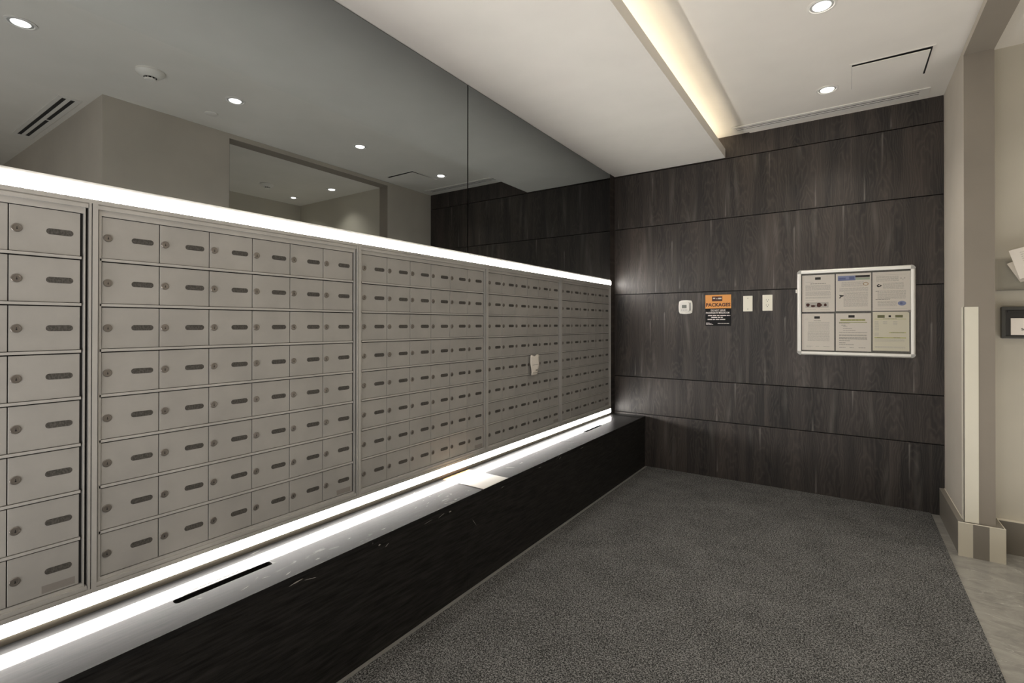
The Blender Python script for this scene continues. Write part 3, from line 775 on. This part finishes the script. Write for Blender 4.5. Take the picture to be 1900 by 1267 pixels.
# top middle
e2 = sheet(1.7500, 1.9640, 1.392, 1.668, 'notice with a blue and black banner across its top, upper middle in board')
X0, Z0 = 1.750, 1.392
pr(e2, X0, Z0, [(0.012, 0.120, 0.243, 0.034, 'solid')], M['blueoval'], 'banner_picture')
pr(e2, X0, Z0, [(0.016, 0.074, 0.240, 0.014, 'w'), (0.082, 0.114, 0.243, 0.022, 'w'), (0.012, 0.120, 0.2275, 0.005, 'solid')], M['blueink'], 'banner_detail', 3, 0.0007)
pr(e2, X0, Z0, [(0.120, 0.206, 0.2525, 0.015, 'solid')], M['inkdark'], 'banner_bar')
pr(e2, X0, Z0, [(0.120, 0.206, 0.235, 0.016, 'solid')], M['greenink'], 'banner_band')
rows = [(0.012, 0.013, 0.115, 0.215, 'solid'), (0.207, 0.208, 0.115, 0.215, 'solid'), (0.012, 0.208, 0.010, 0.0012, 'solid')] + \
       [(0.035, 0.170, 0.212 - 0.0075 * k, 0.0032, 'w') for k in range(5)] + [(0.022, 0.195, 0.168 - 0.0072 * k, 0.0034, 'w') for k in range(4)] + [(0.048, 0.195, 0.136 - 0.0072 * k, 0.0034, 'w') for k in range(15)]
pr(e2, X0, Z0, rows, M['inkmid'], seed=12)
def ell(e_, cx, cz, a, b, m_, name, ring=0, lift=0.0007):
    n = 20; mb = MB(); y = YP - lift
    P = [(cx + a * math.cos(k * 2 * math.pi / n), y, cz + b * math.sin(k * 2 * math.pi / n)) for k in range(n)]
    if ring:
        Q_ = [(cx + (a - ring) * math.cos(k * 2 * math.pi / n), y, cz + (b - ring) * math.sin(k * 2 * math.pi / n)) for k in range(n)]
        mb.add(P + Q_, [(k, (k + 1) % n, n + (k + 1) % n, n + k) for k in range(n)])
    else: mb.add(P, [tuple(range(n))])
    mb.build(name, m_, e_)
ell(e2, X0 + 0.182, Z0 + 0.196, 0.016, 0.0125, M['tan'], 'round_mark', 0.004)
MB().prism([(X0 + 0.020, Z0 + 0.120), (X0 + 0.050, Z0 + 0.117), (X0 + 0.044, Z0 + 0.108), (X0 + 0.034, Z0 + 0.106), (X0 + 0.030, Z0 + 0.096), (X0 + 0.019, Z0 + 0.095), (X0 + 0.021, Z0 + 0.101), (X0 + 0.029, Z0 + 0.104), (X0 + 0.024, Z0 + 0.112)], 'y', YP - 0.0009, YP - 0.0007).build('camera_pictogram', M['inkdark'], e2)
# top right
e3 = sheet(1.9715, 2.1870, 1.391, 1.668, 'bordered notice with a blue oval near its lower corner, upper right in board')
X0, Z0 = 1.9715, 1.391
rows = [(0.014, 0.015, 0.135, 0.240, 'solid'), (0.196, 0.197, 0.135, 0.240, 'solid'), (0.014, 0.197, 0.015, 0.0012, 'solid'), (0.014, 0.197, 0.255, 0.0012, 'solid')] + \
       [(0.022, 0.150, 0.243 - 0.0078 * k, 0.0034, 'w') for k in range(5)] + [(0.060, 0.180, 0.196 - 0.0078 * k, 0.0034, 'w') for k in range(6)] + [(0.030, 0.190, 0.142 - 0.0078 * k, 0.0034, 'w') for k in range(8)] + [(0.030, 0.140, 0.066 - 0.0078 * k, 0.0034, 'w') for k in range(5)]
pr(e3, X0, Z0, rows, M['inkmid'], seed=13)
pr(e3, X0, Z0, [(0.018, 0.036, 0.140, 0.003, 'w'), (0.018, 0.100, 0.082, 0.0034, 'w')], M['ink'], 'title', 3)
ell(e3, X0 + 0.168, Z0 + 0.052, 0.0235, 0.0165, M['blueoval'], 'oval_mark'); ell(e3, X0 + 0.164, Z0 + 0.052, 0.008, 0.008, M['blueink'], 'oval_centre', 0, 0.0009)
MB().prism([(X0 + 0.024, Z0 + 0.181), (X0 + 0.036, Z0 + 0.192), (X0 + 0.056, Z0 + 0.180), (X0 + 0.044, Z0 + 0.172), (X0 + 0.032, Z0 + 0.168), (X0 + 0.028, Z0 + 0.174)], 'y', YP - 0.0009, YP - 0.0007).build('pictogram', M['inkdark'], e3)
ell(e3, X0 + 0.039, Z0 + 0.1815, 0.006, 0.004, M['paper'], 'pictogram_hole', 0, 0.0012)
pr(e3, X0, Z0, [(0.172, 0.174, 0.236, 0.018, 'solid'), (0.160, 0.166, 0.228, 0.005, 'solid'), (0.180, 0.186, 0.228, 0.005, 'solid'), (0.171, 0.176, 0.221, 0.004, 'solid')], M['ink'], 'star_mark')
# bottom left
e4 = sheet(1.5295, 1.7385, 1.0985, 1.3755, 'plain text letter with a small black logo, lower left in board')
X0, Z0 = 1.5295, 1.0985
rows = [(0.020, 0.045, 0.236, 0.0022, 'w')] + [(0.042, 0.180, 0.212 - 0.0076 * k, 0.0028, 'w') for k in range(10)] + [(0.038, 0.180, 0.134 - 0.0076 * k, 0.0032, 'w') for k in range(9)] + \
       [(0.030, 0.072, 0.030, 0.0026, 'w'), (0.09, 0.112, 0.030, 0.0026, 'w'), (0.14, 0.18, 0.030, 0.0026, 'w'), (0.030, 0.06, 0.024, 0.0024, 'w')]
pr(e4, X0, Z0, rows, M['inkmid'], seed=14); pr(e4, X0, Z0, [(0.082, 0.118, 0.248, 0.018, 'solid')], M['inkdark'], 'logo')
pr(e4, X0, Z0, [(0.078, 0.124, 0.222, 0.0040, 'w')], M['ink'], 'title', 5)
# bottom middle
e5 = sheet(1.7490, 1.9630, 1.0985, 1.3760, 'letter with a yellow highlighted heading, lower middle in board')
X0, Z0 = 1.749, 1.0985
rows = [(0.020, 0.190, 0.210, 0.003, 'w'), (0.020, 0.085, 0.204, 0.003, 'w'), (0.035, 0.06, 0.190, 0.003, 'w'), (0.045, 0.07, 0.182, 0.003, 'w'), (0.045, 0.10, 0.166, 0.003, 'w'), (0.045, 0.12, 0.152, 0.003, 'w')] + \
       [(0.020, 0.190, 0.136 - 0.006 * k, 0.0030, 'w') for k in (0, 3, 4, 6, 7, 8)] + [(0.02, 0.09, 0.076, 0.003, 'w'), (0.02, 0.06, 0.060, 0.003, 'w'), (0.02, 0.11, 0.048, 0.003, 'w'), (0.02, 0.06, 0.026, 0.003, 'w'), (0.085, 0.11, 0.026, 0.003, 'w'), (0.14, 0.18, 0.026, 0.003, 'w')]
pr(e5, X0, Z0, [(0.020, 0.190, 0.2105, 0.006, 'solid'), (0.028, 0.180, 0.2275, 0.012, 'solid')], M['hilite'], 'highlight')
pr(e5, X0, Z0, rows, M['ink'], seed=15, lift=0.0007); pr(e5, X0, Z0, [(0.078, 0.116, 0.254, 0.018, 'solid')], M['inkdark'], 'logo')
pr(e5, X0, Z0, [(0.030, 0.178, 0.2275, 0.0050, 'w')], M['oliveink'], 'title', 6, 0.0007)
# bottom right
e6 = sheet(1.9720, 2.1800, 1.1060, 1.3840, 'cream form with olive picture bars and green highlights, lower right in board', M['paperyellow'])
X0, Z0 = 1.972, 1.106
pr(e6, X0, Z0, [(0.012, 0.190, 0.2265, 0.004, 'solid'), (0.095, 0.190, 0.130, 0.005, 'solid'), (0.010, 0.190, 0.094, 0.007, 'solid')], M['hilite'], 'highlight')
pr(e6, X0, Z0, [(0.028, 0.070, 0.245, 0.020, 'solid'), (0.130, 0.172, 0.246, 0.018, 'solid')], M['oliveink'], 'picture_bar')
pr(e6, X0, Z0, [(0.092, 0.106, 0.246, 0.013, 'solid')], M['inkdark'], 'logo')
rows = [(0.06, 0.14, 0.228, 0.003, 'w'), (0.105, 0.18, 0.130, 0.0028, 'w'), (0.025, 0.06, 0.094, 0.003, 'w'), (0.12, 0.16, 0.094, 0.003, 'w')]
pr(e6, X0, Z0, rows, M['oliveink'], 'title', 7, 0.0007)
rows = [(0.012, 0.036, 0.208 - 0.0075 * k, 0.0024, 'w') for k in range(14) if k not in (9, 10)] + [(0.060, 0.084, 0.208 - 0.0075 * k, 0.0024, 'w') for k in range(3)] + [(0.118, 0.142, 0.208 - 0.0075 * k, 0.0024, 'w') for k in range(4)] + \
       [(0.012, 0.180, 0.084 - 0.008 * k, 0.0022, 'w') for k in range(3)] + [(0.012, 0.185, 0.030 - 0.007 * k, 0.0024, 'w') for k in range(2)]
pr(e6, X0, Z0, rows, M['inkmid'], seed=16)

# ------------------------------------------------------------------ ceiling fixtures
def downlight(x, y, z, label, group, watt, tilt=0.0, r=0.064):
    e_ = empty('downlight', (x, y, z - 0.012), label, 'ceiling light', group)
    MB().lathe([(r, 0.0), (r, -0.004), (r - 0.010, -0.0065), (r - 0.013, -0.004), (r - 0.013, 0.0)], (x, y, z), 'z', 36).build('trim_ring', M['whitemetal'], e_, smooth=True)
    MB().lathe([(r - 0.0135, -0.0006), (r - 0.0145, -0.0035), (r - 0.024, -0.0042), (r - 0.026, -0.0008)], (x, y, z), 'z', 36).build('gimbal_ring', M['corner'], e_, smooth=True)
    MB().lathe([(r - 0.0265, -0.0006), (r - 0.028, -0.007), (0.018, -0.0115), (0.0, -0.0120)], (x, y, z), 'z', 28).build('lens', M['lamp'], e_, smooth=True)
    ld = bpy.data.lights.new('downlight_beam', 'SPOT'); ld.energy = watt; ld.spot_size = R(118); ld.spot_blend = 0.9; ld.shadow_soft_size = 0.035
    ld.color = (1.0, 0.94, 0.84)
    lo = bpy.data.objects.new('downlight_beam', ld); COL.objects.link(lo); lo.parent = e_; lo.location = (0, 0, -0.012); lo.rotation_euler = (0, 0, 0)
G = 'recessed downlights in the mail room ceiling'
downlight(1.712, 3.822, ZC, 'recessed round downlight beside the access hatch near the wood wall', G, DOWN_WATT)
downlight(1.718, 2.800, ZC, 'recessed round downlight cut by the top edge of the photo', G, DOWN_WATT)
downlight(1.715, 1.745, ZC, 'recessed round downlight seen in the mirror beside the flat round cover', G, DOWN_WATT)
downlight(1.720, 0.680, ZC, 'recessed round downlight seen at the far left of the mirror', G, DOWN_WATT)
G2 = 'downlights of the lobby beyond the opening'
downlight(3.22, 3.58, 2.878, 'nearer lobby downlight seen in the mirror through the opening', G2, LOBBY_WATT)
downlight(3.95, 3.55, 2.878, 'farther small lobby downlight seen in the mirror through the opening', G2, LOBBY_WATT, r=0.055)
downlight(3.4, 2.1, 2.878, 'lobby downlight hidden behind the right wall', G2, LOBBY_WATT * 1.2)

def smoke(x, y, z, label, bulb=True):
    e_ = empty('smoke_detector', (x, y, z - 0.05), label, 'smoke detector')
    MB().lathe([(0.075, 0.0), (0.075, -0.010), (0.066, -0.022), (0.050, -0.034), (0.034, -0.038)], (x, y, z), 'z', 36).build('base', M['white'], e_, smooth=True)
    for k in range(8):
        a = k * math.pi / 4
        MB().box(x + 0.026 * math.cos(a) - 0.003, x + 0.026 * math.cos(a) + 0.003, y + 0.026 * math.sin(a) - 0.003, y + 0.026 * math.sin(a) + 0.003, z - 0.048, z - 0.036).build('vent_rib', M['white'], e_)
    MB().lathe([(0.024, -0.036), (0.024, -0.050)], (x, y, z), 'z', 20).build('sensor_mesh', M['dark'], e_)
    MB().lathe([(0.0, -0.056), (0.026, -0.054), (0.032, -0.049), (0.031, -0.047), (0.0, -0.047)], (x, y, z), 'z', 28).build('cap', M['white'], e_, smooth=True)
smoke(1.745, 1.255, ZC, 'white round smoke detector on the mail room ceiling seen in the mirror')
smoke(3.64, 3.04, 2.878, 'small white smoke detector on the lobby ceiling seen through the opening in mirror')
e = empty('sprinkler_cover', (2.08, 1.755, ZC - 0.008), 'flat round white sprinkler cover plate seen in the mirror', 'sprinkler cover')
MB().lathe([(0.042, 0.0), (0.042, -0.006), (0.039, -0.008), (0.0, -0.008)], (2.08, 1.755, ZC), 'z', 32).build('cover_plate', M['whitemetal'], e, smooth=True)

# access hatch, one edge hanging a little open
e = empty('access_hatch', (2.03, 3.72, ZC - 0.02), 'square white access hatch in the ceiling near the wood wall', 'hatch')
hx0, hx1, hy0, hy1 = 1.845, 2.215, 3.545, 3.905
f = MB()
f.box(hx0 - 0.012, hx0, hy0 - 0.012, hy1 + 0.012, ZC - 0.0035, ZC - 0.0002).box(hx1 + 0.007, hx1 + 0.02, hy0 - 0.012, hy1 + 0.012, ZC - 0.0035, ZC - 0.0002)
f.box(hx0, hx1 + 0.007, hy0 - 0.012, hy0 - 0.002, ZC - 0.0035, ZC - 0.0002).box(hx0, hx1 + 0.007, hy1 + 0.002, hy1 + 0.012, ZC - 0.0035, ZC - 0.0002)
f.build('hatch_frame', M['ceiling'], e)
MB().box(hx0, hx1 + 0.007, hy0 - 0.002, hy1 + 0.002, ZC - 0.0016, ZC - 0.0002).build('gap_shadow', M['dark'], e)
mb = MB(); vs = [(hx0 + 0.001, hy0 + 0.003, ZC - 0.014), (hx1 - 0.004, hy0 + 0.003, ZC - 0.017), (hx1 - 0.004, hy1, ZC - 0.006), (hx0 + 0.001, hy1, ZC - 0.005)]
vs += [(a, b, c_ + 0.0035) for a, b, c_ in vs]
mb.add(vs, [(0, 1, 2, 3), (4, 7, 6, 5), (0, 4, 5, 1), (1, 5, 6, 2), (2, 6, 7, 3), (3, 7, 4, 0)]).build('hatch_door', M['ceiling'], e)

def diffuser(x0, x1, y0, y1, label, slots, ns=2):
    e_ = empty('slot_diffuser', ((x0 + x1) / 2, (y0 + y1) / 2, ZC - 0.01), label, 'air vent')
    ys = [y0]
    for a, b in slots: ys += [a, b]
    ys.append(y1)
    f = MB(); zb_ = ZC - 0.007
    f.box(x0, x0 + 0.03, y0, y1, zb_, ZC - 0.0002).box(x1 - 0.055, x1, y0, y1, zb_, ZC - 0.0002)
    for k in range(0, len(ys), 2):
        f.box(x0 + 0.03, x1 - 0.055, ys[k], ys[k + 1], zb_, ZC - 0.0002)
    f.build('frame', M['whitemetal'], e_, bevel=0.0012)
    for a, b in slots:
        MB().box(x0 + 0.03, x1 - 0.055, a, b, ZC - 0.0050, ZC - 0.0002).build('slot', M['slotdark'], e_)
    for k in range(1, ns):
        xx = x0 + (x1 - x0) * k / ns
        a, b = slots[-1]
        MB().box(xx - 0.01, xx + 0.01, a, b, zb_ + 0.001, ZC - 0.001).build('slot_bridge', M['whitemetal'], e_)
diffuser(1.058, 2.278, 4.150, 4.275, 'long white slot air vent in the ceiling along the wood wall', [(4.187, 4.201), (4.219, 4.233)], 1)
diffuser(2.62, 3.86, 1.035, 1.160, 'slot air vent with two dark slots seen at the mirror left end', [(1.062, 1.085), (1.108, 1.131)], 2)

# ------------------------------------------------------------------ baseboards
BH = 0.186
mb = MB().box(2.340, XR, 3.655, D - 0.019, 0, BH - 0.003)
struct('baseboard_right', mb, M['base'])
MB().box(2.339, XR - 0.0035, 3.657, D - 0.019, BH - 0.003, BH).build('top_cap', M['base'], bpy.data.objects['baseboard_right'])
MB().box(XR - 0.0035, XR, 3.737, D - 0.019, BH - 0.003, BH + 0.0015).build('top_edge', M['baseedge'], bpy.data.objects['baseboard_right'])
# end block wrapping the jamb
mb = MB().box(XR - 0.001, 2.5300, 3.657, 3.6765, 0, BH - 0.003).box(XR2 + 0.0005, 2.530, 3.6765, 3.83, 0, BH)
struct('baseboard_jamb', mb, M['base'])
bj = bpy.data.objects['baseboard_jamb']
MB().box(2.3365, 2.399, 3.6535, 3.6568, 0, BH).build('reflection_band', M['basereflect'], bj)  # light and dark reflections on the end face, built as coloured bands
MB().box(2.3992, 2.4665, 3.6540, 3.6568, 0, BH).build('reflection_band', M['base'], bj)['label'] = 'dark middle band of the painted reflection'
MB().box(2.4667, 2.5325, 3.6535, 3.6568, 0, BH).build('reflection_band', M['basereflect'], bj)
MB().box(2.3365, 2.5325, 3.6520, 3.6590, BH, BH + 0.003).box(2.529, 2.5325, 3.659, 3.83, BH - 0.003, BH + 0.001).build('top_edge', M['baseedge'], bj)
struct('baseboard_lobby', MB().box(2.5305, 4.3, 3.832, 3.86, 0, BH - 0.003), M['base'])
MB().box(2.5305, 4.3, 3.830, 3.86, BH - 0.003, BH).build('top_edge', M['baseedge'], bpy.data.objects['baseboard_lobby'])
struct('baseboard_near', MB().box(2.340, XR, 1.17, 2.05, 0, BH).box(XR, 2.53, 2.0235, 2.05, 0, BH).box(XR, 5.6, 1.17, 1.1995, 0, BH), M['base'])

# corner guard
e = empty('corner_guard', (2.40, 3.675, BH), 'pale vinyl corner guard on the wall corner beside the opening', 'corner guard')
MB().box(2.3645, 2.3675, 3.6735, 3.735, BH + 0.0035, 1.393).build('side_flange', M['guard'], e)
MB().box(2.3645, 2.4270, 3.6735, 3.6765, BH + 0.0035, 1.393).build('front_flange', M['guard'], e)

# ------------------------------------------------------------------ lobby wall things
YO = 3.86
e = empty('suggestion_box', (2.70, YO, 1.215), 'black wall box with a white label on the lobby wall', 'box')
yb = YO - 0.035
MB().box(2.5500, 2.85, yb + 0.006, YO - 0.0005, 1.217, 1.394).build('body', M['black'], e, bevel=0.003)
f = MB().box(2.5495, 2.8505, yb, yb + 0.006, 1.378, 1.395).box(2.5495, 2.8505, yb, yb + 0.006, 1.216, 1.228).box(2.5495, 2.566, yb, yb + 0.006, 1.228, 1.378).box(2.834, 2.8505, yb, yb + 0.006, 1.228, 1.378)
f.build('front_frame', M['boxframe'], e, bevel=0.0015)
MB().box(2.575, 2.826, yb + 0.001, yb + 0.004, 1.362, 1.372).build('slot_lip', M['black'], e)
MB().box(2.588, 2.80, yb + 0.003, yb + 0.0055, 1.236, 1.330).build('label_card', M['paper'], e)
text_mesh('Su', 0.018, (2.630, yb + 0.0028, 1.262), XV, ZV, M['inkdark'], 'label_text', e, bold=0.03)

e = empty('brochure_holder', (2.72, YO, 1.49), 'clear acrylic brochure holder on the lobby wall above the black box', 'holder')
MB().box(2.530, 2.90, YO - 0.060, YO - 0.057, 1.490, 1.650).build('front_pane', M['acrylic'], e)
MB().box(2.530, 2.90, YO - 0.060, YO - 0.0005, 1.486, 1.4895).build('bottom_shelf', M['acrylic'], e)
MB().box(2.530, 2.90, YO - 0.0025, YO - 0.0005, 1.490, 1.68).build('back_pane', M['acrylic'], e)
def leaning(name, cx, cz, w, h, ang, y0, y1, label, lines):
    """tilted sheet standing in the holder; ang rotates it in its own plane"""
    e_ = empty(name, (cx, (y0 + y1) / 2, cz - h / 2), label, 'paper')
    u_ = Vector((math.cos(ang), 0, math.sin(ang))); v_ = Vector((-math.sin(ang), 0, math.cos(ang)))
    c0 = Vector((cx, y0, cz))
    P = []
    for dy in (0, 0.0006):
        for a, b in ((-1, -1), (1, -1), (1, 1), (-1, 1)):
            p = c0 + u_ * (a * w / 2) + v_ * (b * h / 2); p.y = y0 + (y1 - y0) * ((b + 1) / 2) + dy; P.append(p)
    MB().add(P, [(0, 1, 2, 3), (7, 6, 5, 4), (0, 4, 5, 1), (1, 5, 6, 2), (2, 6, 7, 3), (3, 7, 4, 0)]).build('sheet', M['paper'], e_)
    if lines:
        vv = (v_ * h + Vector((0, y1 - y0, 0))) / h
        bars((c0 - u_ * w / 2 - v_ * h / 2, u_, vv, Vector((0, -0.0006, 0))), lines, 21).build('print', M['inkmid'], e_)
A_ = R(12)
# its upper-left corner lies at x 2.566, z 1.707
w_, h_ = 0.216, 0.160
ua = Vector((math.cos(A_), math.sin(A_))); va = Vector((-math.sin(A_), math.cos(A_)))
def lean_c(corner, w, h, ang):
    u_ = Vector((math.cos(ang), math.sin(ang))); v_ = Vector((-math.sin(ang), math.cos(ang)))
    return Vector(corner) + u_ * w / 2 - v_ * h / 2
A1 = R(16)
cc = lean_c((2.562, 1.706), 0.26, 0.165, A1)
leaning('leaflet', cc.x + 0.010, cc.y, 0.26, 0.165, A1, YO - 0.066, YO - 0.070, 'white printed leaflet tilted over the front of the acrylic holder',
        [(0.04, 0.25, 0.165 - 0.012 * k, 0.003, 'w') for k in range(2, 13)])
cc = lean_c((2.572, 1.648), 0.27, 0.14, R(24))
leaning('leaflet', cc.x, cc.y, 0.27, 0.12, R(24), YO - 0.045, YO - 0.012, 'second white leaflet standing tilted inside the acrylic holder', None)
